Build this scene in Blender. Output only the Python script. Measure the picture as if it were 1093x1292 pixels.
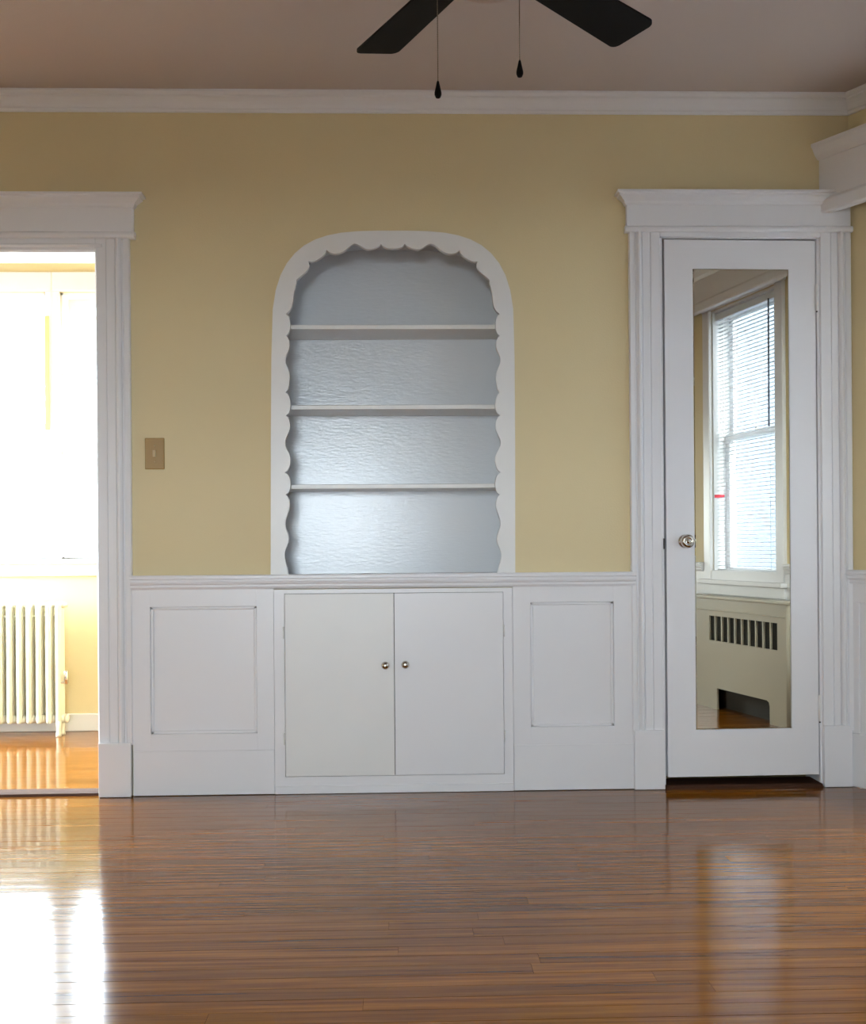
import bpy, bmesh, math, random
from mathutils import Vector, Matrix
from mathutils.geometry import tessellate_polygon
random.seed(7)
for o in list(bpy.data.objects): bpy.data.objects.remove(o)
SC = bpy.context.scene
COL = SC.collection

# ------------------------------------------------------------------ camera
FPX, CYPX, DIST, EYE = 1390.0, 692.0, 4.1, 0.904
YAW, ROLL = math.radians(1.754), math.radians(-0.4347)
fw = Vector((math.sin(YAW), math.cos(YAW), 0)); rt = Vector((math.cos(YAW), -math.sin(YAW), 0)); up = Vector((0, 0, 1))
r2 = rt*math.cos(ROLL) + up*math.sin(ROLL); u2 = -rt*math.sin(ROLL) + up*math.cos(ROLL)
CAMPOS = Vector((0, -DIST, EYE))
cam = bpy.data.cameras.new('camera'); camo = bpy.data.objects.new('camera', cam); COL.objects.link(camo)
m = Matrix.Identity(4)
for i in range(3):
    m[i][0], m[i][1], m[i][2], m[i][3] = r2[i], u2[i], -fw[i], CAMPOS[i]
camo.matrix_world = m
cam.sensor_fit = 'HORIZONTAL'; cam.sensor_width = 36; cam.lens = 36*FPX/1093
cam.shift_y = (CYPX - 646)/1093; cam.clip_start = 0.05
SC.camera = camo
def wp(u, v, y=0.0):
    """the point of the plane at depth y seen at photo pixel u, v"""
    d = fw + r2*((u-546.5)/FPX) - u2*((v-CYPX)/FPX)
    return CAMPOS + d*((y+DIST)/d.y)

# ------------------------------------------------------------------ light
SKY = 31.0
wd = bpy.data.worlds.new('world'); SC.world = wd; wd.use_nodes = True
bg = wd.node_tree.nodes['Background']; bg.inputs[0].default_value = (0.82, 0.91, 1.0, 1); bg.inputs[1].default_value = SKY
SC.view_settings.view_transform = 'Standard'; SC.view_settings.look = 'None'
SC.view_settings.gamma = 1; SC.view_settings.use_curve_mapping = False
SC.view_settings.exposure = 0.70

# ------------------------------------------------------------------ materials
MATS = {}
def mat(name, col, rough=.5, metal=0.0, bump=0.0, bscale=60.0, var=0.0, vscale=3.0, coat=0.0, stretch=None, spec=0.5):
    if name in MATS: return MATS[name]
    M = bpy.data.materials.new(name); M.use_nodes = True; nt = M.node_tree; N = nt.nodes; L = nt.links
    b = N['Principled BSDF']
    b.inputs['Base Color'].default_value = (*col, 1); b.inputs['Roughness'].default_value = rough; b.inputs['Metallic'].default_value = metal
    b.inputs['Coat Weight'].default_value = coat; b.inputs['Coat Roughness'].default_value = .08; b.inputs['Specular IOR Level'].default_value = spec
    tc = N.new('ShaderNodeNewGeometry'); mp = N.new('ShaderNodeMapping'); L.new(tc.outputs['Position'], mp.inputs[0])
    if stretch: mp.inputs['Scale'].default_value = stretch
    if var > 0:
        n = N.new('ShaderNodeTexNoise'); n.inputs['Scale'].default_value = vscale; n.inputs['Detail'].default_value = 4; L.new(mp.outputs[0], n.inputs[0])
        mx = N.new('ShaderNodeMix'); mx.data_type = 'RGBA'; L.new(n.outputs[0], mx.inputs[0])
        mx.inputs[6].default_value = (*[c*(1-var) for c in col], 1); mx.inputs[7].default_value = (*[min(1, c*(1+var)) for c in col], 1)
        L.new(mx.outputs[2], b.inputs['Base Color'])
    if bump > 0:
        n = N.new('ShaderNodeTexNoise'); n.inputs['Scale'].default_value = bscale; n.inputs['Detail'].default_value = 3; L.new(mp.outputs[0], n.inputs[0])
        bp = N.new('ShaderNodeBump'); bp.inputs['Strength'].default_value = bump; bp.inputs['Distance'].default_value = .004
        L.new(n.outputs[0], bp.inputs['Height']); L.new(bp.outputs[0], b.inputs['Normal'])
    MATS[name] = M; return M
WHITE = mat('white_gloss_paint', (.80, .79, .80), .32, bump=.06, bscale=45, var=.015)
WALL = mat('yellow_wall_paint', (.72, .595, .345), .62, bump=.15, bscale=160, var=.03, vscale=2)
CEIL = mat('ceiling_paint', (.56, .485, .45), .8, bump=.1, bscale=120)
NICHE = mat('niche_paint_sky_tint', (.70, .715, .735), .22, bump=.17, bscale=75, var=.02, stretch=(.5, 1, 2.0))  # slight blue in the colour stands in for reflected daylight
OLDWHITE = mat('aged_white_paint', (.79, .78, .755), .36, bump=.06, bscale=40, var=.03, vscale=5)
CREAM = mat('cream_radiator_paint', (.80, .79, .66), .35, bump=.05)
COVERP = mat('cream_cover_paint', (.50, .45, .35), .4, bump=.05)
NICKEL = mat('brushed_nickel', (.62, .58, .52), .18, 1.0)
BLACKM = mat('fan_blade_black', (.003, .0025, .0022), .6, spec=.12)
BRONZE = mat('dark_bronze_metal', (.03, .025, .022), .35, .8)
CHAINM = mat('chain_metal', (.25, .21, .16), .35, 1.0)
DARK = mat('gap_shade_black', (.01, .01, .01), .9)
MESHM = mat('dark_metal_mesh', (.035, .035, .03), .6, .3, bump=.6, bscale=220)
TAN = mat('tan_switch_plastic', (.37, .22, .058), .4)
TAN2 = mat('ivory_switch_toggle', (.50, .36, .18), .35)
SLAT = mat('white_blind_slat', (.80, .82, .86), .4)
WANDM = mat('smoky_blind_wand', (.12, .12, .14), .3)
PAPER = mat('white_paper', (.85, .85, .88), .8)
REDP = mat('red_print', (.60, .03, .05), .7)
THRESH = mat('dark_stained_threshold', (.06, .025, .013), .7, spec=.12, bump=.1, bscale=30, var=.3, vscale=20, stretch=(.2, 3, 3))
BEIGE = mat('beige_wall_gap', (.62, .50, .24), .6)
GROUND = mat('dull_ground', (.07, .07, .07), .9, var=.1)
BOWL = mat('frosted_bowl_glass', (.62, .50, .44), .35)
RUST = mat('dark_hinge_pin', (.05, .04, .035), .5, .5)

def mirror_mat():
    M = mat('mirror_glass', (.66, .64, .56), .0, 1.0); return M
MIRROR = mirror_mat()
def glass_mat():
    M = bpy.data.materials.new('window_glass'); M.use_nodes = True; nt = M.node_tree; N = nt.nodes; L = nt.links
    out = N['Material Output']; N.remove(N['Principled BSDF'])
    t = N.new('ShaderNodeBsdfTransparent'); t.inputs[0].default_value = (.95, .97, .97, 1); g = N.new('ShaderNodeBsdfGlossy'); g.inputs['Roughness'].default_value = .02
    lw = N.new('ShaderNodeLayerWeight'); lw.inputs[0].default_value = .5; pw_ = N.new('ShaderNodeMath'); pw_.operation = 'POWER'; pw_.inputs[1].default_value = 5; L.new(lw.outputs['Facing'], pw_.inputs[0])
    f = N.new('ShaderNodeMath'); f.operation = 'MULTIPLY_ADD'; f.inputs[1].default_value = .9; f.inputs[2].default_value = .03; L.new(pw_.outputs[0], f.inputs[0]); mx = N.new('ShaderNodeMixShader')
    L.new(f.outputs[0], mx.inputs[0]); L.new(t.outputs[0], mx.inputs[1]); L.new(g.outputs[0], mx.inputs[2]); L.new(mx.outputs[0], out.inputs[0])
    return M
GLASS = glass_mat()
def wood_mat(name, plank):
    M = bpy.data.materials.new(name); M.use_nodes = True; nt = M.node_tree; N = nt.nodes; L = nt.links; b = N['Principled BSDF']
    g = N.new('ShaderNodeNewGeometry'); mp = N.new('ShaderNodeMapping'); mp.inputs['Scale'].default_value = (1.1, 38, 38)
    oi = N.new('ShaderNodeObjectInfo')
    if plank:   # strips drawn by the material where they are too far or out of view
        sep = N.new('ShaderNodeSeparateXYZ'); L.new(g.outputs['Position'], sep.inputs[0])
        dv = N.new('ShaderNodeMath'); dv.operation = 'DIVIDE'; dv.inputs[1].default_value = .057; L.new(sep.outputs[1], dv.inputs[0])
        fl = N.new('ShaderNodeMath'); fl.operation = 'FLOOR'; L.new(dv.outputs[0], fl.inputs[0])
        wn = N.new('ShaderNodeTexWhiteNoise'); wn.noise_dimensions = '1D'; L.new(fl.outputs[0], wn.inputs['W']); rnd = wn.outputs[0]
    else: rnd = oi.outputs['Random']
    ml = N.new('ShaderNodeMath'); ml.operation = 'MULTIPLY'; ml.inputs[1].default_value = 37.0; L.new(rnd, ml.inputs[0])
    cx = N.new('ShaderNodeCombineXYZ'); L.new(ml.outputs[0], cx.inputs[0]); L.new(ml.outputs[0], cx.inputs[2])
    va = N.new('ShaderNodeVectorMath'); L.new(g.outputs['Position'], va.inputs[0]); L.new(cx.outputs[0], va.inputs[1]); L.new(va.outputs[0], mp.inputs[0])
    n = N.new('ShaderNodeTexNoise'); n.inputs['Scale'].default_value = 2.2; n.inputs['Detail'].default_value = 6; n.inputs['Roughness'].default_value = .62; L.new(mp.outputs[0], n.inputs[0])
    rp = N.new('ShaderNodeValToRGB'); e = rp.color_ramp.elements
    e[0].position = .25; e[0].color = (.088, .026, .0025, 1); e[1].position = .76; e[1].color = (.30, .108, .011, 1); L.new(n.outputs[0], rp.inputs[0])
    hs = N.new('ShaderNodeHueSaturation'); L.new(rp.outputs[0], hs.inputs['Color'])
    mr = N.new('ShaderNodeMapRange'); mr.inputs[3].default_value = .80; mr.inputs[4].default_value = 1.18; L.new(rnd, mr.inputs[0]); L.new(mr.outputs[0], hs.inputs['Value'])
    L.new(hs.outputs[0], b.inputs['Base Color'])
    b.inputs['Roughness'].default_value = .11; b.inputs['Specular IOR Level'].default_value = .30
    n2 = N.new('ShaderNodeTexNoise'); n2.inputs['Scale'].default_value = 5; n2.inputs['Detail'].default_value = 1; m2 = N.new('ShaderNodeMapping'); m2.inputs['Scale'].default_value = (1, 3.2, 1); L.new(g.outputs['Position'], m2.inputs[0]); L.new(m2.outputs[0], n2.inputs[0])
    bp = N.new('ShaderNodeBump'); bp.inputs['Strength'].default_value = .17; bp.inputs['Distance'].default_value = .004; L.new(n2.outputs[0], bp.inputs['Height']); L.new(bp.outputs[0], b.inputs['Normal'])
    return M
WOOD = wood_mat('oak_strip_floor', False); WOODP = wood_mat('oak_strip_floor_far', True)

# ------------------------------------------------------------------ geometry helpers
def frame(o, e1, e2):
    """local axes: s along e1, w along e2, z up"""
    M = Matrix.Identity(4)
    for i in range(3): M[i][0], M[i][1], M[i][2], M[i][3] = (e1[0], e1[1], 0)[i], (e2[0], e2[1], 0)[i], (0, 0, 1)[i], (o[0], o[1], 0)[i]
    return M
class MB:
    def __init__(self, M=None): self.bm = bmesh.new(); self.M = M
    def box(self, x0, x1, y0, y1, z0, z1, bev=0.0, seg=1):
        b = bmesh.new(); bmesh.ops.create_cube(b, size=1)
        for v in b.verts: v.co = Vector(((x0+x1)/2+v.co.x*(x1-x0), (y0+y1)/2+v.co.y*(y1-y0), (z0+z1)/2+v.co.z*(z1-z0)))
        if bev: bmesh.ops.bevel(b, geom=b.edges[:], offset=bev, segments=seg, affect='EDGES', profile=.5)
        return self.add(b)
    def add(self, b):
        bmesh.ops.recalc_face_normals(b, faces=b.faces[:])
        me = bpy.data.meshes.new('t'); b.to_mesh(me); b.free(); self.bm.from_mesh(me); bpy.data.meshes.remove(me); return self
    def loops(self, outer, holes=(), y0=0.0, y1=.1, axis='y'):
        """polygon with holes in (s,z), extruded from y0 to y1"""
        b = bmesh.new(); lps = [outer]+list(holes); f0, f1 = [], []
        for lp in lps:
            a = [b.verts.new((p[0], y0, p[1])) for p in lp]; c = [b.verts.new((p[0], y1, p[1])) for p in lp]
            n = len(lp)
            for i in range(n): b.faces.new((a[i], a[(i+1) % n], c[(i+1) % n], c[i]))
            f0 += a; f1 += c
        for t in tessellate_polygon([[Vector((p[0], p[1], 0)) for p in lp] for lp in lps]):
            b.faces.new([f0[i] for i in t]); b.faces.new([f1[i] for i in t])
        if axis == 'z':   # polygon given in (x,y), extruded along z
            for v in b.verts: v.co = Vector((v.co.x, v.co.z, v.co.y))
        return self.add(b)
    def prism(self, prof, s0, s1, axis='x'):
        """profile in (y,z) swept along x, or in (x,y) swept along z"""
        b = bmesh.new()
        mk = (lambda p, s: (s, p[0], p[1])) if axis == 'x' else (lambda p, s: (p[0], p[1], s))
        a = [b.verts.new(mk(p, s0)) for p in prof]; c = [b.verts.new(mk(p, s1)) for p in prof]; n = len(prof)
        for i in range(n): b.faces.new((a[i], a[(i+1) % n], c[(i+1) % n], c[i]))
        for t in tessellate_polygon([[Vector((p[0], p[1], 0)) for p in prof]]):
            b.faces.new([a[i] for i in t]); b.faces.new([c[i] for i in t])
        return self.add(b)
    def lathe(self, prof, c, axis='z', seg=24):
        """prof: (radius, along) pairs"""
        b = bmesh.new(); rings = []
        ax = {'z': lambda x, y, a: (x, y, a), 'y': lambda x, y, a: (x, -a, y), 'x': lambda x, y, a: (a, x, y)}[axis]
        for r, a in prof:
            if r < 1e-5: rings.append([b.verts.new(Vector(c)+Vector(ax(0, 0, a)))]*seg)
            else: rings.append([b.verts.new(Vector(c)+Vector(ax(r*math.cos(2*math.pi*k/seg), r*math.sin(2*math.pi*k/seg), a))) for k in range(seg)])
        for p, q in zip(rings, rings[1:]):
            for k in range(seg):
                vs = []
                for v in (p[k], p[(k+1) % seg], q[(k+1) % seg], q[k]):
                    if v not in vs: vs.append(v)
                if len(vs) > 2: b.faces.new(vs)
        for rg in (rings[0], rings[-1]):
            if rg[0] is not rg[1]: b.faces.new(rg)
        for f in b.faces: f.smooth = True
        return self.add(b)
    def tube(self, p, q, r, seg=12):
        p, q = Vector(p), Vector(q); b = bmesh.new(); d = (q-p).normalized()
        e = d.orthogonal().normalized(); g = d.cross(e)
        A = [b.verts.new(p+(e*math.cos(2*math.pi*k/seg)+g*math.sin(2*math.pi*k/seg))*r) for k in range(seg)]
        B = [b.verts.new(q+(e*math.cos(2*math.pi*k/seg)+g*math.sin(2*math.pi*k/seg))*r) for k in range(seg)]
        for k in range(seg): b.faces.new((A[k], A[(k+1) % seg], B[(k+1) % seg], B[k])).smooth = True
        b.faces.new(A); b.faces.new(B)
        return self.add(b)
    def build(self, name, mt, parent=None, **kw):
        if self.M is not None: self.bm.transform(self.M); bmesh.ops.recalc_face_normals(self.bm, faces=self.bm.faces[:])
        me = bpy.data.meshes.new(name); self.bm.to_mesh(me); self.bm.free(); me.materials.append(mt)
        o = bpy.data.objects.new(name, me); COL.objects.link(o)
        if parent is not None: o.parent = parent
        if kw: tag(o, **kw)
        return o
def tag(o, label=None, cat=None, group=None, kind=None):
    for k, v in (('label', label), ('category', cat), ('group', group), ('kind', kind)):
        if v: o[k] = v
    return o
def empty(name, label, cat, kind=None, group=None, loc=(0, 0, 0)):
    o = bpy.data.objects.new(name, None); COL.objects.link(o); o.empty_display_size = .05
    return tag(o, label, cat, group, kind)
def rect(x0, x1, z0, z1): return [(x0, z0), (x1, z0), (x1, z1), (x0, z1)]
SEG = []

# ------------------------------------------------------------------ the shell
ZC = 2.588                     # ceiling height
XL, YR = -3.0, -6.2            # left and rear walls
XC = 1.703                     # where the back wall meets the angled bay wall
FA, FB = (.5, -.8660254), (.8660254, .5)
MF = frame((XC, 0), FA, FB); LF = .902                        # bay wall beside the back wall
a9 = math.radians(9.59)
WA, WBn = (math.sin(a9), math.cos(a9)), (math.cos(a9), -math.sin(a9))
MW = frame((1.952, -1.973), WA, WBn); SW0, SW1 = -.9, 1.209   # bay wall with the reflected window
PB = (XC+.5*LF, -.866*LF); PD = (1.952+WA[0]*SW0, -1.973+WA[1]*SW0)
MR = frame((PD[0], PD[1]), (0, -1), (1, 0)); LR = PD[1]-YR    # right wall
MREAR = frame((0, YR), (1, 0), (0, -1)); MLEFT = frame((XL, 0), (0, -1), (-1, 0))
YF, XF0, XF1 = 1.5, -3.3, -.72                                # the next room
MFAR = frame((0, YF), (1, 0), (0, 1)); MFL = frame((XF0, 0), (0, 1), (-1, 0))
DW0, DW1, DWT = -2.60, wp(123, 640).x, 2.004                  # cased opening
CD0, CD1, CDT = wp(838, 640).x, wp(1031, 640).x, 2.056        # closet door

# floor
room = [(XL-.15, YR-.15), (PD[0]+.15, YR-.15), (PD[0]+.2, PD[1]), (PB[0]+.2, PB[1]), (XC+.25, .0), (XC+.25, .14), (XF1+.1, .14), (XF1+.1, YF+.15), (XF0-.15, YF+.15), (XF0-.15, .0), (XL-.15, 0)]
YB = -2.394                    # strips are built one by one from here to the back wall
flo = MB().loops(room, (), -.06, -.014, 'z').build('floor', WOODP, label='varnished brown oak strip floor of the room', cat='floor', kind='structure')
MB().loops([(XL, YR), (PD[0], YR), (PD[0]+.01, PD[1]), (PD[0]+.09, YB), (XL, YB)], (), -.0139, 0, 'z').build('strip_flooring', WOODP, flo, kind='stuff')
MB().box(XF0, XF1, .02, YF, -.0139, 0).build('strip_flooring', WOODP, flo, kind='stuff')
bw = .057
b = bmesh.new(); w, c = bw/2-.0002, .0007
pr = [(-w, -.0139), (w, -.0139), (w, -c), (w-c, 0), (-w+c, 0), (-w, -c)]
A = [b.verts.new((0, p[0], p[1])) for p in pr]; B = [b.verts.new((1, p[0], p[1])) for p in pr]
for i in range(6): b.faces.new((A[i], A[(i+1) % 6], B[(i+1) % 6], B[i]))
b.faces.new(A); b.faces.new(B); bmesh.ops.recalc_face_normals(b, faces=b.faces[:])
bme = bpy.data.meshes.new('floor_board'); b.to_mesh(bme); b.free(); bme.materials.append(WOOD)
def right_edge(y):
    if y > PB[1]: return XC-.577*y
    return 1.952+WA[0]*((y+1.973)/WA[1])
row = 0; y = YB+bw/2
while y < .0:
    xe = min(right_edge(y+bw/2), right_edge(y-bw/2)) if y+bw/2 < 0 else XC
    x = XL
    while x < xe-.01:
        ln = random.uniform(.7, 2.3)
        if x+ln > xe-.35: ln = xe-x
        if x == XL: ln = random.uniform(.3, 2.2)
        o = bpy.data.objects.new('floor_board', bme); COL.objects.link(o); o.parent = flo
        o.location = (x+.0002, y, random.uniform(-.0004, 0)); o.scale = (ln-.0004, 1, 1); o.rotation_euler = (math.radians(random.gauss(0, .07)), 0, 0)
        x += ln
    y += bw; row += 1
MB().loops(room, (), ZC, ZC+.1, 'z').build('ceiling', CEIL, label='plain off-white plaster ceiling', cat='ceiling', kind='structure')

# the arch of the built-in niche, from photo points on the wall plane
ARCH = [(341.6, 725), (341.8, 560), (342.5, 450), (344.2, 390), (348, 366), (354, 347), (362, 332), (372, 319.5), (384, 309.5), (398, 302), (413, 297), (430, 293.6), (452, 291.6), (476, 291)]
CXN = 496.0
right = [(2*CXN-u-1.0*0, v) for u, v in ARCH[::-1]]
ARCHPX = ARCH + right
ZRAIL = .812
def w2(p, y=0.0): q = wp(p[0], p[1], y); return (q.x, q.z)
outer = [w2(p) for p in ARCHPX]; outer[0] = (outer[0][0], ZRAIL); outer[-1] = (outer[-1][0], ZRAIL)
cxm = sum(p[0] for p in outer)/len(outer); zc_ = 1.6
def shrink(pts, d):
    out = []
    n = len(pts)
    for i, p in enumerate(pts):
        a, b_ = pts[max(0, i-1)], pts[min(n-1, i+1)]
        t = Vector((b_[0]-a[0], b_[1]-a[1])).normalized(); nn = Vector((t.y, -t.x))
        out.append((p[0]+nn.x*d, p[1]+nn.y*d))
    return out
inner_hole = shrink(outer, .004)
hole = [(x, z) for x, z in inner_hole]; hole[0] = (hole[0][0], ZRAIL-.031); hole[-1] = (hole[-1][0], ZRAIL-.031)
wb = [(XL, 0), (DW0-.02, 0), (DW0-.02, DWT+.02), (DW1+.02, DWT+.02), (DW1+.02, 0), (CD0-.02, 0), (CD0-.02, CDT+.02), (CD1+.02, CDT+.02), (CD1+.02, 0), (XC, 0), (XC+.08, .0), (XC+.08, ZC), (XL, ZC)]
MB().loops(wb, [hole], 0, .14).build('wall_back', WALL, label='yellow painted wall with the arched niche and mirror door', cat='wall', kind='structure')

def wall(name, M, s0, s1, label, holes=(), th=.14, z1=ZC, mt=WALL):
    return MB(M).loops(rect(s0, s1, 0, z1), [rect(*h) for h in holes], 0, th).build(name, mt, label=label, cat='wall', kind='structure')
W1 = (-.2, .485, .72, 2.25)          # reflected window (s0,s1,z0,z1)
W2 = (.22, .74, .72, 2.15)           # window of the angled wall, out of frame
W4 = (-1.25, -.05, .55, 1.85)
W3 = (1.25, 2.05, .9, 2.05)  # unseen window, added for fill light on the niche
W6, W7 = (-2.56, -1.766, .87, 2.205), (-1.696, -.86, .87, 2.205)
W8 = (.22, 1.42, .50, 2.25)  # unseen side window, added to brighten the next room
wall('wall_bay_angled', MF, 0, LF, 'narrow angled yellow wall beside the mirror door', [W2])
wall('wall_bay_window', MW, SW0, SW1, 'yellow wall with the blind window seen in the mirror', [W1])
wall('wall_right', MR, 0, LR, 'yellow right-hand wall beside the camera', [W3])
wall('wall_rear', MREAR, XL-.1, PD[0]+.1, 'yellow wall behind the camera with one window', [W4])
wall('wall_left', MLEFT, -.0, -YR, 'yellow left-hand wall of the room')
wall('wall_far', MFAR, XF0-.1, XF1+.1, 'sunlit yellow wall behind the white radiator', [W6, W7])
wall('wall_far_left', MFL, .14, YF, 'yellow end wall with an added side window of the bright next room', [W8])
MB().box(XF1, XF1+.1, .14, YF, 0, ZC).build('wall_far_right', WALL, label='yellow wall closing the bright next room', cat='wall', kind='structure')
MB().box(XF0, XL, -.14, .14, 0, ZC).build('wall_far_front', WALL, label='short yellow return wall of the next room', cat='wall', kind='structure')
# closet behind the mirror door
MB().box(CD0-.12, CD0-.02, .14, .8, 0, ZC).box(CD1+.02, CD1+.12, .14, .8, 0, ZC).box(CD0-.12, CD1+.12, .8, .9, 0, ZC).box(CD0-.12, CD1+.12, .14, .9, -.05, 0).box(CD0-.12, CD1+.12, .14, .9, ZC-.1, ZC+.1).build('wall_closet', WALL, label='closet walls behind the mirror door', cat='wall', kind='structure')
MB().box(-40, 40, -40, 40, -.95, -.9).build('ground', GROUND, label='dull ground outside the windows', cat='ground', kind='structure')

# added house outside the bay, dims the daylight and view through the blind
SIDING = mat('dimmed_blue_siding', (.040, .056, .090), .7, bump=.3, bscale=3, stretch=(.02, .02, 6))  # siding colour kept dark so the added house dims the window view
ROOFM = mat('grey_shingle_roof', (.12, .12, .13), .9, var=.2, vscale=8)
nh = empty('added_neighbour_house', 'added dark blue house that dims the view through the blind window', 'house', 'structure')
MB(MW).box(-16, 5, 3.0, 9.0, -.9, 5.6).build('wall', SIDING, nh)
MB(MW).loops([(-16.3, 5.6), (5.3, 5.6), (5.3, 5.75), (-16.3, 5.75)], (), 2.6, 9.4).prism([(2.6, 5.75), (6.0, 8.4), (9.4, 5.75)], -16.3, 5.3).build('roof', ROOFM, nh)
for sx_ in (-13, -9.5, -3, 1.5):
    f_ = MB(MW).loops(rect(sx_, sx_+1.1, .9, 2.5), [rect(sx_+.1, sx_+1.0, 1.0, 2.4)], 2.96, 3.0).build('window_frame', WHITE, nh)
    MB(MW).box(sx_+.1, sx_+1.0, 2.99, 2.998, 1.0, 2.4).build('pane', mat('dark_pane', (.10, .12, .15), .1), f_)

# ------------------------------------------------------------------ mouldings
TN = [0]
def trim(label, cat='trim'):
    TN[0] += 1; return empty('trim_%d' % TN[0], label, cat, 'structure')
def crown(M, s0, s1, label):
    TN[0] += 1
    h, d = .066, .058
    pr = [(.0, ZC-h), (-.009, ZC-h), (-.012, ZC-h+.006), (-.012, ZC-h+.012), (-.016, ZC-h+.014), (-.019, ZC-h+.022), (-.026, ZC-h+.032), (-.036, ZC-h+.040), (-.045, ZC-h+.044), (-.045, ZC-h+.050), (-.052, ZC-h+.053), (-d, ZC-h+.058), (-d, ZC-.0005), (.0, ZC-.0005)]
    return MB(M).prism(pr, s0, s1).build('trim_%d' % TN[0], WHITE, label=label, cat='crown moulding', kind='structure')
crown(None, XL, XC, 'white stepped crown moulding above the arched niche')
crown(MF, 0, LF, 'white crown moulding above the white valance')
crown(MW, SW0, SW1, 'white crown moulding on the bay window wall')
crown(MR, 0, LR, 'white crown moulding on the right-hand wall')
crown(frame((XL, 0), (0, -1), (-1, 0)), 0, -YR, 'white crown moulding on the left-hand wall')
crown(MREAR, XL, PD[0], 'white crown moulding on the wall behind the camera')
def rail_prof(z):
    return [(0, z), (-.040, z), (-.043, z-.004), (-.043, z-.013), (-.033, z-.016), (-.033, z-.020), (-.036, z-.024), (-.034, z-.032), (-.025, z-.036), (-.025, z-.040), (-.027, z-.044), (-.022, z-.052), (0, z-.055)]
def chair_rail(M, s0, s1, label, z=ZRAIL):
    TN[0] += 1; return MB(M).prism(rail_prof(z), s0, s1).build('trim_%d' % TN[0], WHITE, label=label, cat='chair rail', kind='structure')
XCL, XCR = wp(167, 640).x, wp(797, 640).x
chair_rail(None, XCL-.004, XCR+.008, 'white moulded chair rail running below the arched niche')
for M, segs, lab in ((MF, [(.005, .1), (.86, .9)], 'white chair rail on the angled bay wall'), (MW, [(SW0, W1[0]-.09), (W1[1]+.09, SW1)], 'white chair rail beside the reflected window'), (MR, [(0, LR)], 'white chair rail on the right-hand wall'), (MLEFT, [(.0, -YR)], 'white chair rail on the left-hand wall')):
    t = trim(lab, 'chair rail')
    for s0, s1 in segs: MB(M).prism(rail_prof(ZRAIL), s0, s1).build('rail', WHITE, t)
for M, s0, s1, lab in ((MF, 0, LF, 'white wainscot of the angled bay wall'), (MW, SW0, SW1, 'white wainscot below the reflected window'), (MR, 0, LR, 'white wainscot of the right-hand wall'), (MLEFT, 0, -YR, 'white wainscot of the left-hand wall'), (MREAR, XL, PD[0], 'white wainscot behind the camera')):
    t = trim(lab, 'wainscot')
    MB(M).box(s0, s1, -.006, .0, 0, .768).build('panel_board', WHITE, t)
    MB(M).box(s0, s1, -.018, -.006, 0, .20, .002).build('base_board', WHITE, t)
    MB(M).box(s0, s1, -.015, -.006, .690, .765, .002).build('top_rail', WHITE, t)
    if M is MF:
        MB(M).box(.0, .042, -.015, -.006, .2, .69, .002).build('stile', WHITE, t)

# wainscot of the back wall, left and right of the cabinet
def wains(x0, x1, px0, px1, pz0, pz1, zb, lab):
    t = trim(lab, 'wainscot'); zt = ZRAIL-.05
    MB().box(x0, px0, -.016, .0, zb, zt, .0005).build('stile', WHITE, t)
    MB().box(px1, x1, -.016, .0, zb, zt, .0005).build('stile', WHITE, t)
    MB().box(px0, px1, -.016, .0, pz1, zt, .0005).build('top_rail', WHITE, t)
    MB().box(px0, px1, -.016, .0, zb, pz0, .0005).build('bottom_rail', WHITE, t)
    b = MB(); b.box(px0, px1, -.004, .0, pz0, pz1)
    b.build('panel', WHITE, t)
    mo = MB()
    q = .012
    for (a, c, d, e) in ((px0, px0+q, pz0, pz1), (px1-q, px1, pz0, pz1), (px0, px1, pz0, pz0+q), (px0, px1, pz1-q, pz1)):
        mo.box(a, c, -.010, -.003, d, e, .003)
    mo.build('panel_moulding', WHITE, t)
    MB().box(x0, x1, -.0185, .0, .002, zb, .0015).build('base_board', WHITE, t)
CB0, CB1 = wp(347, 870).x, wp(647, 870).x
wains(XCL, CB0-.001, wp(191, 845).x, wp(325, 845).x, wp(258, 925).z, wp(258, 765).z, wp(258, 946).z, 'white panelled wainscot below the light switch')
wains(CB1+.001, wp(800, 840).x, wp(669, 840).x, wp(774, 840).x, wp(720, 916).z, wp(720, 759).z, wp(720, 938).z, 'white panelled wainscot between cabinet and mirror door')

# door casings
def header(x0, x1, zt, zc, zf, zb, ov, t, retl=True, retr=True):
    """cap, frieze and band of a door head"""
    cap = [(-.0, zc), (-.028, zc), (-.032, zc+.006), (-.034, zc+.012), (-.046, zc+.022), (-.056, zc+.028), (-.056, zc+.034), (-.066, zc+.036), (-.066, zt-.001), (-.064, zt), (0, zt)]
    # mitred returns: grow each profile step sideways by how far it stands proud
    b = bmesh.new(); n = len(cap); A, B = [], []
    for (yy, zz) in cap:
        k = max(0.0, -yy-.024)/.042*ov
        A.append(b.verts.new((x0-(k if retl else 0), yy, zz))); B.append(b.verts.new((x1+(k if retr else 0), yy, zz)))
    for i in range(n): b.faces.new((A[i], A[(i+1) % n], B[(i+1) % n], B[i]))
    A2 = [b.verts.new((v.co.x, 0, v.co.z)) for v in A]; B2 = [b.verts.new((v.co.x, 0, v.co.z)) for v in B]
    for i in range(n-1):
        b.faces.new((A[i], A[i+1], A2[i+1], A2[i])); b.faces.new((B[i], B[i+1], B2[i+1], B2[i]))
    bmesh.ops.remove_doubles(b, verts=b.verts[:], dist=1e-6)
    MB().add(b).build('cap', WHITE, t)
    MB().box(x0, x1, -.024, 0, zf, zc+.001, .0015).build('frieze', WHITE, t)
    pr = [(0, zb), (-.026, zb), (-.031, zb+.004), (-.033, zb+(zf-zb)*.5), (-.031, zf-.004), (-.026, zf), (0, zf)]
    MB().prism(pr, x0-.006, x1+.006).build('band', WHITE, t)
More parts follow.
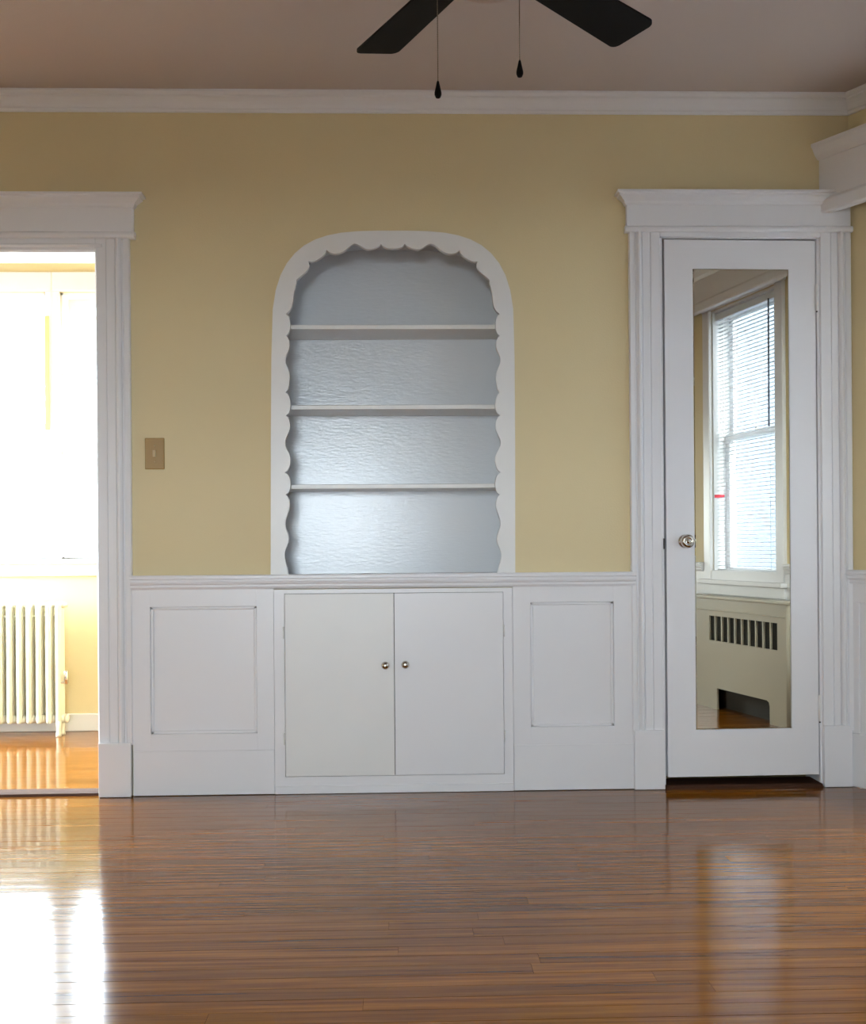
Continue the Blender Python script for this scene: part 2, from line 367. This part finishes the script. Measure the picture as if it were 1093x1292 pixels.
def casing(xi, xo, z0, z1, t, flip):
    """upright with a fluted section from inner edge xi to outer edge xo"""
    wd_ = xo-xi; P = lambda f: xi+wd_*f
    pr = [(P(0), 0), (P(0), -.016), (P(.02), -.019), (P(.30), -.019), (P(.315), -.015), (P(.345), -.015), (P(.36), -.019), (P(.56), -.019), (P(.58), -.015), (P(.60), -.023), (P(.65), -.029), (P(.70), -.029), (P(.75), -.023), (P(.77), -.016), (P(.81), -.014), (P(.84), -.020), (P(.97), -.022), (P(1), -.018), (P(1), 0)]
    MB().prism(pr, z0, z1, 'z').build('upright', WHITE, t)
def plinth(x0, x1, z1, t): MB().box(x0, x1, -.033, 0, 0.001, z1, .003, 2).build('plinth_block', WHITE, t)
t = trim('white moulded casing around the opening to the bright room', 'door casing')
zt = DWT+.012
casing(DW1+.004, XCL, .19, zt+.045, t, 0); casing(DW0-.004, DW0-.128, .19, zt+.045, t, 1)
plinth(wp(127, 960).x, wp(168, 970).x, wp(147, 936).z, t); plinth(DW0-.132, DW0-.012, .199, t)
MB().box(DW0-.004, DW1+.004, -.019, 0, DWT+.004, zt+.045, .002).build('head_casing', WHITE, t)
MB().prism([(0, DWT+.016), (-.022, DWT+.016), (-.027, DWT+.020), (-.027, DWT+.026), (-.019, DWT+.030), (0, DWT+.030)], DW0, DW1+.03).build('head_bead', WHITE, t)
header(DW0-.128, wp(169.5, 270).x, wp(100, 248.6).z, wp(100, 264).z, wp(100, 294.6).z, wp(100, 303).z, .042, t)
MB().box(DW1, DW1+.019, -.012, .15, 0, DWT+.02, .002).build('jamb', WHITE, t); MB().box(DW0-.019, DW0, -.012, .15, 0, DWT+.02, .002).build('jamb', WHITE, t)
MB().box(DW0, DW1, -.012, .15, DWT, DWT+.019, .002).build('head_jamb', WHITE, t)
TN[0] += 1
MB().prism([(.0, .0), (.008, .009), (.03, .012), (.075, .012), (.10, .008), (.11, 0)], DW0, DW1).build('trim_%d' % TN[0], THRESH, label='dark wooden threshold strip in the cased opening', cat='threshold', kind='structure')
t = trim('white moulded casing around the mirror door', 'door casing')
casing(CD0-.012, XCR-.006, .21, 2.08, t, 0); casing(CD1+.012, XC-.001, .21, 2.08, t, 1)
plinth(wp(800, 950).x-.004, CD0-.010, wp(818, 920).z, t); plinth(CD1+.010, XC-.014, wp(1050, 914).z, t)
MB().box(CD0-.012, CD1+.012, -.019, 0, CDT+.004, 2.085, .002).build('head_casing', WHITE, t)
header(wp(789, 270).x, XC-.003, wp(900, 245.7).z, wp(900, 261).z, wp(900, 287.6).z, wp(900, 295).z, .040, t, True, False)
MB().box(CD0-.019, CD0-.002, -.01, .14, 0, CDT+.02, .001).build('jamb', WHITE, t); MB().box(CD1+.002, CD1+.019, -.01, .14, 0, CDT+.02, .001).build('jamb', WHITE, t)
MB().box(CD0-.019, CD1+.019, -.01, .14, CDT, CDT+.019, .001).build('head_jamb', WHITE, t)
MB().box(CD0-.006, CD0-.0012, -.014, -.002, .895, .935, .001).build('latch_strike', RUST, t)
TN[0] += 1
MB().prism([(-.032, .0), (-.030, .010), (-.022, .014), (.10, .014), (.10, 0)], CD0-.006, CD1+.004).build('trim_%d' % TN[0], THRESH, label='dark wooden threshold under the mirror door', cat='threshold', kind='structure')

# ------------------------------------------------------------------ mirror door
DA = math.radians(1.5); HX, HY = CD1-.001, -.004
c_, s_ = math.cos(DA), math.sin(DA)
MD = frame((HX, HY), (-c_, -s_), (-s_, c_))     # s from the hinge towards the knob, w into the wall
WD = (CD1-CD0)-.005
door = empty('door_1', 'white closet door carrying a tall frameless mirror', 'door', 'structure')
def ds(u): return HX - wp(u, 640).x
ZD0, ZD1 = wp(940, 978).z, CDT-.006
m0, m1, mz0, mz1 = ds(996.5), ds(875), wp(940, 919).z, wp(935, 340.5).z
MB(MD).loops(rect(0, WD, ZD0, ZD1), [rect(m0-.0005, m1+.0005, mz0-.0005, mz1+.0005)], 0, .035).box(m0-.002, m1+.002, .012, .03, mz0-.002, mz1+.002).build('door_slab', WHITE, door)
b = bmesh.new(); bv = .004
o4 = rect(m0, m1, mz0, mz1); i4 = rect(m0+bv, m1-bv, mz0+bv, mz1-bv)
va = [b.verts.new((p[0], .002, p[1])) for p in o4]; vb = [b.verts.new((p[0], .0, p[1])) for p in i4]; vc = [b.verts.new((p[0], .011, p[1])) for p in o4]
for i in range(4):
    j = (i+1) % 4; b.faces.new((va[i], va[j], vb[j], vb[i])); b.faces.new((va[i], va[j], vc[j], vc[i]))
b.faces.new(vb); b.faces.new(vc)
MB(MD).add(b).build('mirror', MIRROR, door, label='tall frameless mirror with bevelled edge')
kx, kz = ds(862), wp(865, 683).z
kn = MB(MD).lathe([(.0, 0), (.024, 0), (.025, .003), (.021, .007), (.012, .008), (.0105, .018), (.012, .022), (.021, .027), (.0255, .036), (.0255, .043), (.021, .051), (.012, .055), (.0115, .0535), (.006, .0535), (.0055, .055), (0, .056)], (kx, 0, kz), 'y', 28).build('door_knob', NICKEL, door, label='round nickel door knob')
for hz in (wp(1030, 376).z, wp(1033, 893).z):
    h = MB(MD).lathe([(0, -.05), (.003, -.05), (.0035, -.046), (.006, -.044), (.006, .044), (.0035, .046), (.003, .05), (0, .05)], (-.003, -.005, hz), 'z', 12).build('hinge', OLDWHITE, door, label='painted butt hinge')
    MB(MD).lathe([(0, -.056), (.0035, -.055), (.0035, -.051), (0, -.05)], (-.003, -.005, hz), 'z', 8).build('hinge_pin', RUST, h)

# ------------------------------------------------------------------ built-in cabinet
cab = empty('china_cabinet', 'white built-in china cabinet with scalloped arched niche and two doors', 'cabinet')
SC_R = [('i', 496.3, 313.5), ('c', 511, 307.5), ('i', 526, 314.5), ('r', 545, 307.5), ('i', 561, 318.5), ('c', 580, 315), ('i', 588.5, 326), ('c', 602.6, 329.5), ('i', 606, 343), ('r', 617.5, 353), ('i', 621.5, 374), ('c', 630.5, 396), ('i', 625.5, 410), ('c', 631, 423.5), ('i', 626, 436), ('r', 632, 454), ('i', 626, 474), ('c', 631, 495), ('i', 625, 511), ('c', 631, 524), ('i', 625.5, 538), ('r', 632, 559), ('i', 625, 579), ('c', 632, 596), ('i', 625, 611), ('c', 631.3, 624), ('i', 626, 637), ('r', 632, 661), ('i', 627, 680), ('r', 633, 700), ('i', 628, 724)]
def half(p, q):
    """curve from an inner lobe tip p (kind i) to an outer point q (kind c: sharp, r: round)"""
    n = 6; out = []
    P, Q = Vector(p[1:]), Vector(q[1:]); 
    # bulge the straight line towards the opening near p
    ctr = Vector((496, 560)) if P.y > 345 else Vector((496, 430))
    d = Q-P
    if P.y > 345: along, across = Vector((0, 1)), Vector((1, 0))
    else:
        rr = (P+Q)/2-Vector((496, 470)); across = rr.normalized(); along = Vector((-across.y, across.x))
    al, ac = d.dot(along), d.dot(across)
    for k in range(n):
        t = k/n
        f = (1-math.cos(t*math.pi))/2 if q[0] == 'r' else 1-math.sqrt(max(0, 1-t*t*.96))/1.0
        if q[0] == 'c': f /= (1-math.sqrt(.04))
        out.append(P+along*al*t+across*ac*f)
    return out
pts = []
for k in range(len(SC_R)-1):
    p, q = SC_R[k], SC_R[k+1]
    if p[0] == 'i': pts += half(p, q)
    else: pts += [Vector(p[1:])] + half(q, p)[:0:-1]
pts.append(Vector(SC_R[-1][1:]))
lft = [Vector((2*CXN-.4-p.x, p.y)) for p in pts[1:]]
inner = [(p.x, p.y) for p in lft[::-1]] + [(p.x, p.y) for p in pts]
YFB = -.012
inn = [w2(p, YFB) for p in inner]; out_ = [w2(p, YFB) for p in ARCHPX]
inn[0] = (inn[0][0], ZRAIL-.002); inn[-1] = (inn[-1][0], ZRAIL-.002); out_[0] = (out_[0][0], ZRAIL-.002); out_[-1] = (out_[-1][0], ZRAIL-.002)
MB().loops(out_ + inn[::-1], (), YFB, .010).build('scalloped_frame', OLDWHITE, cab, label='white arched board with scalloped inner edge')
YN = .235
lin_o, lin_i = shrink(outer, .0045), shrink(outer, .009)
for l_ in (lin_o, lin_i):
    l_[0] = (l_[0][0], ZRAIL-.03); l_[-1] = (l_[-1][0], ZRAIL-.03)
MB().loops(lin_o + lin_i[::-1], (), .0105, YN).build('niche_lining', NICHE, cab)
MB().loops(lin_o, (), YN, YN+.012).build('niche_back', NICHE, cab, label='back panel of the niche with reflected daylight blue in its colour')
xs0, xs1 = lin_i[0][0]+.0005, lin_i[-1][0]-.0005
MB().box(xs0-.004, xs1+.004, .0, YN+.012, ZRAIL-.031, ZRAIL-.003).build('niche_floor', NICHE, cab)
for px in (415.2, 516.3, 616.3):
    z = wp(497, px, .022).z
    MB().box(xs0, xs1, .022, YN, z, z+.0165, .002, 2).build('shelf', OLDWHITE, cab)
# lower cabinet
YD = -.0165
zt, zb0 = ZRAIL-.056, .002
d0, d1, dm = wp(360, 870, YD).x, wp(635.5, 870, YD).x, wp(498, 870, YD).x
dz1, dz0 = wp(430, 749, YD).z, wp(430, 979, YD).z
ff = MB()
ff.loops(rect(CB0, CB1, wp(430, 991).z+.004, zt), [rect(d0-.0015, d1+.0015, dz0-.0015, dz1+.0015)], -.0165, .0)
ff.build('face_frame', WHITE, cab)
MB().box(CB0, CB1, -.021, 0, .001, wp(430, 991).z+.004, .0015).build('base_rail', WHITE, cab)
MB().box(d0-.001, d1+.001, -.002, .0, dz0-.001, dz1+.001).build('gap_shade_sheet', DARK, cab)  # black sheet paints the shade in the gaps around the doors
for k, (xa, xb, kx_, kz_, hx) in enumerate(((d0, dm-.001, wp(486.5, 838.5).x, wp(486.5, 838.5).z, d0-.004), (dm+.001, d1, wp(511.5, 837.5).x, wp(511.5, 837.5).z, d1+.004))):
    dr = MB().box(xa, xb, -.0185-.0005*k, -.003, dz0, dz1, .0012).build('door', OLDWHITE if k == 0 else WHITE, cab)
    MB().lathe([(0, 0), (.008, 0), (.008, .003), (.005, .006), (.0055, .010), (.012, .014), (.0148, .019), (.0145, .023), (.010, .028), (.004, .030), (0, .0302)], (kx_, -.0185, kz_), 'y', 24).build('knob', NICKEL, dr, label='small round nickel knob')
    for hz in (wp(634, 792).z-.01, wp(634, 928).z):
        hg = MB().lathe([(0, -.022), (.003, -.021), (.0035, .021), (0, .022)], (hx, -.018, hz), 'z', 10).build('hinge', OLDWHITE, dr)
# ------------------------------------------------------------------ windows
WN = [0]
def window(M, w, label, casing_w=.075, depth=.14, sash_w=.10, stile=.04, head=True, hd=None, sl=.02, sr=.02):
    s0, s1, z0, z1 = w; WN[0] += 1
    t = empty('window_%d' % WN[0], label, 'window', 'structure')
    B = lambda *a: MB(M).box(*a)
    for a, c in ((s0-casing_w, s0), (s1, s1+casing_w)): B(a, c, -.022, 0, z0-.005, z1+.004, .004).build('side_casing', WHITE, t)
    B(s0-casing_w-sl/2, s1+casing_w+sr/2, -.026, 0, z1+.004, z1+.10 if hd is None else hd, .004).build('head_casing', WHITE, t)
    B(s0-casing_w-sl, s1+casing_w+sr, -.055, .02, z0-.030, z0-.005, .005, 2).build('sill', WHITE, t)
    B(s0-casing_w, s1+casing_w, -.020, 0, z0-.09, z0-.030, .003).build('apron', WHITE, t)
    j = MB(M); g = .012
    j.box(s0, s0+g, 0, depth, z0, z1).box(s1-g, s1, 0, depth, z0, z1).box(s0, s1, 0, depth, z1-g, z1).box(s0, s1, 0, depth, z0-.005, z0+.004)
    j.build('jamb', WHITE, t)
    zm = z0+(z1-z0)*.50 if w is not W1 else 1.525
    for nm, a, c, w0 in (('lower_sash', z0+.004, zm+.018, sash_w-.022), ('upper_sash', zm-.018, z1-g, sash_w+.004)):
        o_ = rect(s0+g, s1-g, a, c); i_ = rect(s0+g+stile, s1-g-stile, a+(.06 if nm[0] == 'l' else .036), c-.036)
        sh = MB(M).loops(o_, [i_], w0, w0+.024).build(nm, WHITE, t)
        MB(M).box(i_[0][0]-.004, i_[1][0]+.004, w0+.010, w0+.014, i_[0][1]-.004, i_[2][1]+.004).build('pane', GLASS, sh)
        if nm[0] == 'l': MB(M).lathe([(0, 0), (.012, 0), (.012, .008), (.006, .012), (0, .012)], ((s0+s1)/2, w0+.002, c), 'z', 12).build('sash_lock', NICKEL, sh)
    # daylight sampling portal in the opening
    L = bpy.data.lights.new('daylight_portal', 'AREA'); L.shape = 'RECTANGLE'; L.size = s1-s0; L.size_y = z1-z0; L.cycles.is_portal = True
    lo = bpy.data.objects.new('daylight_portal', L); COL.objects.link(lo)
    ce = M @ Vector(((s0+s1)/2, depth+.02, (z0+z1)/2)); e1 = (M.to_3x3() @ Vector((1, 0, 0))); inw = -(M.to_3x3() @ Vector((0, 1, 0)))
    zax = -inw; xax = e1; yax = zax.cross(xax); mm = Matrix.Identity(4)
    for i in range(3): mm[i][0], mm[i][1], mm[i][2], mm[i][3] = xax[i], yax[i], zax[i], ce[i]
    lo.matrix_world = mm; lo.parent = t
    return t
window(MW, W1, 'sash window with venetian blind seen in the door mirror', hd=2.30)
window(MF, W2, 'narrow sash window of the angled bay wall', hd=2.20)
window(MR, W3, 'added sash window for fill light in the right-hand wall')
window(MREAR, W4, 'sash window behind the camera')
wl = window(MFAR, W6, 'bright sash window above the radiator', casing_w=.034, stile=.028, sr=0)
window(MFAR, W7, 'bright sash window right of the beige wall gap strip', casing_w=.034, stile=.028, sl=0)
window(MFL, W8, 'added side window that brightens the next room')
c0, c1 = W6[1]+.032, W7[0]-.032
MB(MFAR).box(c0, c1, -.02, 0, .78, 2.305, .001).build('mullion', WHITE, wl)
MB(MFAR).box(W6[1]-.003, W6[1]+.019, -.027, -.019, wp(60, 543, YF).z, wp(60, 400, YF).z).build('wall_gap_strip', BEIGE, wl, label='narrow beige strip added as the wall gap between the windows')  # added strip for the wall gap, ends where window glare hides it
MB().box(XF0, XF1, YF-.018, YF, 0, wp(105, 900, YF).z, .003).build('baseboard_far', WHITE, label='white baseboard behind the radiator', cat='baseboard', kind='structure')

# venetian blind in the reflected window
bl = empty('venetian_blind', 'white venetian blind with open slats in the window reflected in the mirror', 'blind')
s0, s1 = W1[0]+.016, W1[1]-.016; w0 = .030
MB(MW).box(s0, s1, w0-.016, w0+.016, 2.195, 2.232, .002).build('head_rail', SLAT, bl)
MB(MW).box(s0, s1, w0-.013, w0+.013, .757, .775, .003).build('bottom_rail', SLAT, bl)
sm = None; z = .795
while z < 2.185:
    if sm is None:
        b = bmesh.new(); pr = [(-.0125, -.0012), (-.006, .0006), (0, .0012), (.006, .0006), (.0125, -.0012)]
        A = [b.verts.new((s0, p[0], p[1])) for p in pr]; B_ = [b.verts.new((s1, p[0], p[1])) for p in pr]
        A2 = [b.verts.new((s0, p[0], p[1]-.0005)) for p in pr]; B2 = [b.verts.new((s1, p[0], p[1]-.0005)) for p in pr]
        for i in range(4):
            b.faces.new((A[i], A[i+1], B_[i+1], B_[i])); b.faces.new((A2[i], A2[i+1], B2[i+1], B2[i]))
        b.faces.new((A[0], A2[0], B2[0], B_[0])); b.faces.new((A[4], A2[4], B2[4], B_[4]))
        bmesh.ops.recalc_face_normals(b, faces=b.faces[:]); sm = bpy.data.meshes.new('slat'); b.to_mesh(sm); b.free(); sm.materials.append(SLAT)
    o = bpy.data.objects.new('slat', sm); COL.objects.link(o); o.parent = bl
    o.matrix_world = MW @ Matrix.Translation((0, w0, z)); z += .0215
for s in (s0+.09, s1-.09):
    MB(MW).tube((s, w0-.0135, .77), (s, w0-.0135, 2.2), .0008, 5).tube((s, w0+.0135, .77), (s, w0+.0135, 2.2), .0008, 5).build('ladder_cord', SLAT, bl)
MB(MW).tube((.385, w0-.024, 1.53), (.385, w0-.022, 2.2), .004, 8).build('tilt_wand', WANDM, bl, label='smoky tilt wand')
pt = empty('paper_tag', 'small white paper tag with red stripe on the reflected window jamb', 'tag')
MB(MW).box(W1[0]+.0121, W1[0]+.0126, .002, .066, 1.066, 1.182).build('paper', PAPER, pt)
MB(MW).box(W1[0]+.0121, W1[0]+.0130, .002, .066, 1.182, 1.200).build('red_stripe', REDP, pt)
# ------------------------------------------------------------------ valances
def valance(name, M, s0, s1, zb, zt, dep, label):
    t = empty(name, label, 'valance', None, 'white window valances')
    B = lambda *a: MB(M).box(*a)
    B(s0, s1, -dep, -dep+.02, zb+.055, zt-.055, .001).build('face_board', WHITE, t)
    MB(M).prism([(-dep+.02, zt-.062), (-dep-.004, zt-.062), (-dep-.008, zt-.056), (-dep-.014, zt-.045), (-dep-.022, zt-.020), (-dep-.026, zt-.012), (-dep-.026, zt-.001), (-dep+.02, zt-.001)], s0, s1).build('cap_moulding', WHITE, t)
    MB(M).prism([(-dep+.02, zb), (-dep-.010, zb), (-dep-.014, zb+.006), (-dep-.014, zb+.045), (-dep-.006, zb+.058), (-dep+.02, zb+.058)], s0, s1).build('lower_band', WHITE, t)
    B(s0, s1, -dep+.02, -.0, zt-.02, zt, .0).build('top_board', WHITE, t)
    B(s0, s0+.02, -dep+.02, -.0, zb, zt-.02, .0).build('end_board', WHITE, t)
    B(s1-.02, s1, -dep+.02, -.0, zb, zt-.02, .0).build('end_board', WHITE, t)
    return t
# box pelmet: the angled wall's pelmet is cut to butt against the back wall
DV = .098
v1 = valance('window_valance', MF, 0, LF-.02, wp(1030, 268, -.03).z, wp(1018, 178, -.03).z, DV, 'white box valance with stepped mouldings beside the mirror door')
for o in v1.children:      # cut the near end along the face of the back wall
    me = o.data
    for v in me.vertices:
        if v.co.y > -.25:
            k = (v.co.y + .0005)    # slide along the wall direction until it meets the wall face
            t_ = k/.8660254
            v.co.x += .5*t_; v.co.y -= .8660254*t_
v2 = valance('window_valance', MW, -.62, SW1-.12, 2.235, 2.48, DV, 'white box valance above the blind window seen in the mirror')

# ------------------------------------------------------------------ radiator cover under the reflected window
rc = empty('radiator_cover', 'cream radiator cover with slotted grille and floor arch seen in the mirror', 'radiator cover')
q = -.10
holes = []
g0, g1, gz0, gz1 = -.073, .622, .380, .517
pw = (g1-g0+.010)/10
for k in range(10): holes.append(rect(g0+pw*k, g0+pw*k+pw-.010, gz0, gz1))
ar = [(.008, .0), (.008, .112)] + [(.016, .118)] + [(.52, .118), (.540, .110), (.547, .09), (.547, .0)]
outl = [(-.33, 0)] + ar + [(.70, 0), (.70, .612), (-.33, .612)]
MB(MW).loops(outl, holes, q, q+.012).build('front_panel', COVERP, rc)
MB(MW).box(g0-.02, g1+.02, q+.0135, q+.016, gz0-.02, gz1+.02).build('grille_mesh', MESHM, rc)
MB(MW).box(-.316, .698, -.030, -.022, .0, .60).build('shade_liner', mat('dark_shade_liner', (.035, .028, .02), .8), rc)  # dark sheet puts the shade inside the cover's floor arch
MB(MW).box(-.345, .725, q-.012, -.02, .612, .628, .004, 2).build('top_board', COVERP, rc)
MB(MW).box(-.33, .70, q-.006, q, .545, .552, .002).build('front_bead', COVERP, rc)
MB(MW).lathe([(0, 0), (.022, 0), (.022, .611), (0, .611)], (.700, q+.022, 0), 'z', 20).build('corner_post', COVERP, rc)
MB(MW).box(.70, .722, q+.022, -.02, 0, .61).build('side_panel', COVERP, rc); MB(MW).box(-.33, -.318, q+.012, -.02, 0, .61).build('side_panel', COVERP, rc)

# ------------------------------------------------------------------ light switch
sw = empty('light_switch', 'tan toggle light switch plate on the yellow wall', 'light switch')
sx, sz = (wp(183, 553).x+wp(208, 592).x)/2, (wp(183, 553).z+wp(208, 592).z)/2
MB().box(sx-.036, sx+.036, -.006, 0, sz-.058, sz+.058, .003, 2).build('plate', TAN, sw)
MB().loops([(sx-.005, sz-.012), (sx+.005, sz-.012), (sx+.005, sz+.012), (sx-.005, sz+.012)], (), -.016, -.005).build('toggle', TAN2, sw)
for dz in (-.03, .03): MB().lathe([(0, 0), (.0035, 0), (.003, .0012), (0, .0014)], (sx, -.006, sz+dz), 'y', 10).build('screw', TAN2, sw)

# ------------------------------------------------------------------ cast iron radiator in the next room
rad = empty('radiator', 'white cast iron column radiator below the bright windows', 'radiator')
RY, RP = 1.335, .0472
xr = wp(77, 840, 1.32).x - .018
ZTOP = wp(40, 759.5, 1.32).z
def section(last):
    m_ = MB(); rr = .0135
    for yy in (RY, RY+.030, RY+.060):
        m_.lathe([(0, .062), (rr*.8, .064), (rr, .075), (rr, ZTOP-.06), (rr, ZTOP-.03), (rr*.9, ZTOP-.012), (rr*.5, ZTOP-.002), (0, ZTOP)], (0, yy, 0), 'z', 12)
    m_.box(-.0135, .0135, RY-.004, RY+.064, ZTOP-.030, ZTOP-.004, .009, 2)
    m_.box(-.0135, .0135, RY-.004, RY+.064, .064, .100, .010, 2)
    m_.lathe([(0, -RP/2), (.017, -RP/2), (.021, -.012), (.021, .012), (.017, RP/2), (0, RP/2)], (0, RY+.030, .082), 'x', 14)
    m_.lathe([(0, -RP/2), (.011, -RP/2), (.013, 0), (.011, RP/2), (0, RP/2)], (0, RY+.030, ZTOP-.017), 'x', 14)
    if last:
        for yy in (RY, RY+.060): m_.lathe([(0, .0), (.015, .0), (.013, .012), (.011, .035), (.0135, .075), (0, .075)], (0, yy, 0), 'z', 12)
    return m_
NS = 15
first = None
for k in range(NS):
    if k in (0, NS-1): o = section(True).build('end_section', CREAM, rad); o.location.x = xr-RP*k
    elif first is None: first = section(False).build('section', CREAM, rad); first.location.x = xr-RP*k
    else: o = first.copy(); COL.objects.link(o); o.parent = rad; o.location.x = xr-RP*k
zr = ZTOP-.072
MB().tube((xr-RP*(NS-1), RY+.030, zr), (xr, RY+.030, zr), .005, 8).build('tie_rod', CREAM, rad)
MB().lathe([(0, 0), (.016, 0), (.016, .012), (.011, .013), (.010, .026), (0, .027)], (xr+.010, RY+.030, ZTOP-.018), 'x', 8).build('top_plug', CREAM, rad)
MB().lathe([(0, 0), (.014, 0), (.014, .010), (.019, .011), (.021, .020), (.019, .028), (0, .030)], (xr+.010, RY+.030, .082), 'x', 8).build('end_plug', CREAM, rad)
vz = .255
vt = MB().lathe([(0, 0), (.008, 0), (.011, .006), (.0115, .06), (.009, .066), (0, .067)], (xr+.038, RY, vz), 'z', 14).build('air_vent', NICKEL, rad, label='small cylindrical air vent')
MB().tube((xr+.008, RY, vz+.008), (xr+.034, RY, vz+.008), .005, 8).build('vent_nipple', NICKEL, vt)

# ------------------------------------------------------------------ ceiling fan
fan = empty('ceiling_fan', 'ceiling fan with black blades and two pull chains', 'ceiling fan')
HXY = (.228, -1.436); ZB = EYE+1.45
MB().lathe([(0, ZC), (.075, ZC), (.078, ZC-.02), (.07, ZC-.045), (.05, ZC-.06), (.05, ZC-.075), (.11, ZC-.085), (.125, ZC-.105), (.128, ZC-.165), (.115, ZC-.19), (.085, ZC-.20), (.085, ZB+.004), (0, ZB+.004)], (HXY[0], HXY[1], 0), 'z', 40).build('motor_housing', BRONZE, fan)
MB().lathe([(0, ZB+.003), (.085, ZB+.003), (.088, ZB-.012), (.062, ZB-.022), (.058, ZB-.05), (.096, ZB-.056), (.100, ZB-.075), (0, ZB-.075)], (HXY[0], HXY[1], 0), 'z', 36).build('switch_housing', BRONZE, fan)
zbl = .904+704/1390*2.668
MB().lathe([(.094, ZB-.0755), (.092, ZB-.085), (.078, zbl+.022), (.05, zbl+.009), (.02, zbl+.002), (0, zbl)], (HXY[0], HXY[1], 0), 'z', 36).build('light_bowl', BOWL, fan, label='frosted glass light bowl')
for k in range(5):
    ang = math.radians(-26.8+72*k); dx = Vector((math.sin(ang), math.cos(ang), 0)); sx_ = Vector((dx.y, -dx.x, 0))
    pit = math.radians(11)
    b = bmesh.new()
    r0, r1, h0, h1, cr = .19, .635, .058, .070, .022
    pl = [(r0, -h0+.01), (r0+.02, -h0)]
    for i in range(6): a = math.radians(-90+90*i/5); pl.append((r1-cr+cr*math.cos(a), -h1+cr+cr*math.sin(a)))
    for i in range(6): a = math.radians(90*i/5); pl.append((r1-cr+cr*math.cos(a), h1-cr+cr*math.sin(a)))
    pl += [(r0+.02, h0), (r0, h0-.01)]
    tp, bt = [], []
    for (r, s) in pl:
        c3 = Vector((HXY[0], HXY[1], ZB+.004)) + dx*r + sx_*(s*math.cos(pit)) + up*(s*math.sin(pit))
        tp.append(b.verts.new(c3+up*.0035)); bt.append(b.verts.new(c3-up*.0035))
    n = len(pl)
    for i in range(n): b.faces.new((tp[i], tp[(i+1) % n], bt[(i+1) % n], bt[i]))
    b.faces.new(tp); b.faces.new(bt[::-1])
    bo = MB().add(b).build('blade', BLACKM, fan)
    ML = Matrix.Identity(4)
    for i in range(3): ML[i][0], ML[i][1], ML[i][2], ML[i][3] = dx[i], sx_[i], up[i], (HXY[0], HXY[1], 0)[i]
    MB(ML).box(.08, .20, -.013, .013, ZB+.006, ZB+.013, .002).loops([(.18, -.05), (.27, -.035), (.29, 0), (.27, .035), (.18, .05), (.20, 0)], (), ZB+.010, ZB+.015, 'z').build('blade_arm', BRONZE, bo)
for (lat, zend) in ((.0205, wp(553, 124, HXY[1]).z), (.2190, wp(656, 99, HXY[1]).z)):
    cx_ = 2.668*math.sin(YAW)+lat*math.cos(YAW); cy_ = -DIST+2.668*math.cos(YAW)-lat*math.sin(YAW)
    ch = MB(); z = zend+.04
    ch.tube((cx_, cy_, zend+.038), (cx_, cy_, ZB-.07), .0011, 6)
    while z < ZB-.07: ch.lathe([(0, -.0019), (.0019, 0), (0, .0019)], (cx_, cy_, z), 'z', 6); z += .0055
    co = ch.build('pull_chain', CHAINM, fan)
    MB().lathe([(0, 0), (.0055, .002), (.0085, .009), (.0085, .015), (.0055, .028), (.003, .040), (.0015, .043), (0, .043)], (cx_, cy_, zend), 'z', 16).build('pull_fob', BLACKM, co, label='black teardrop fob')
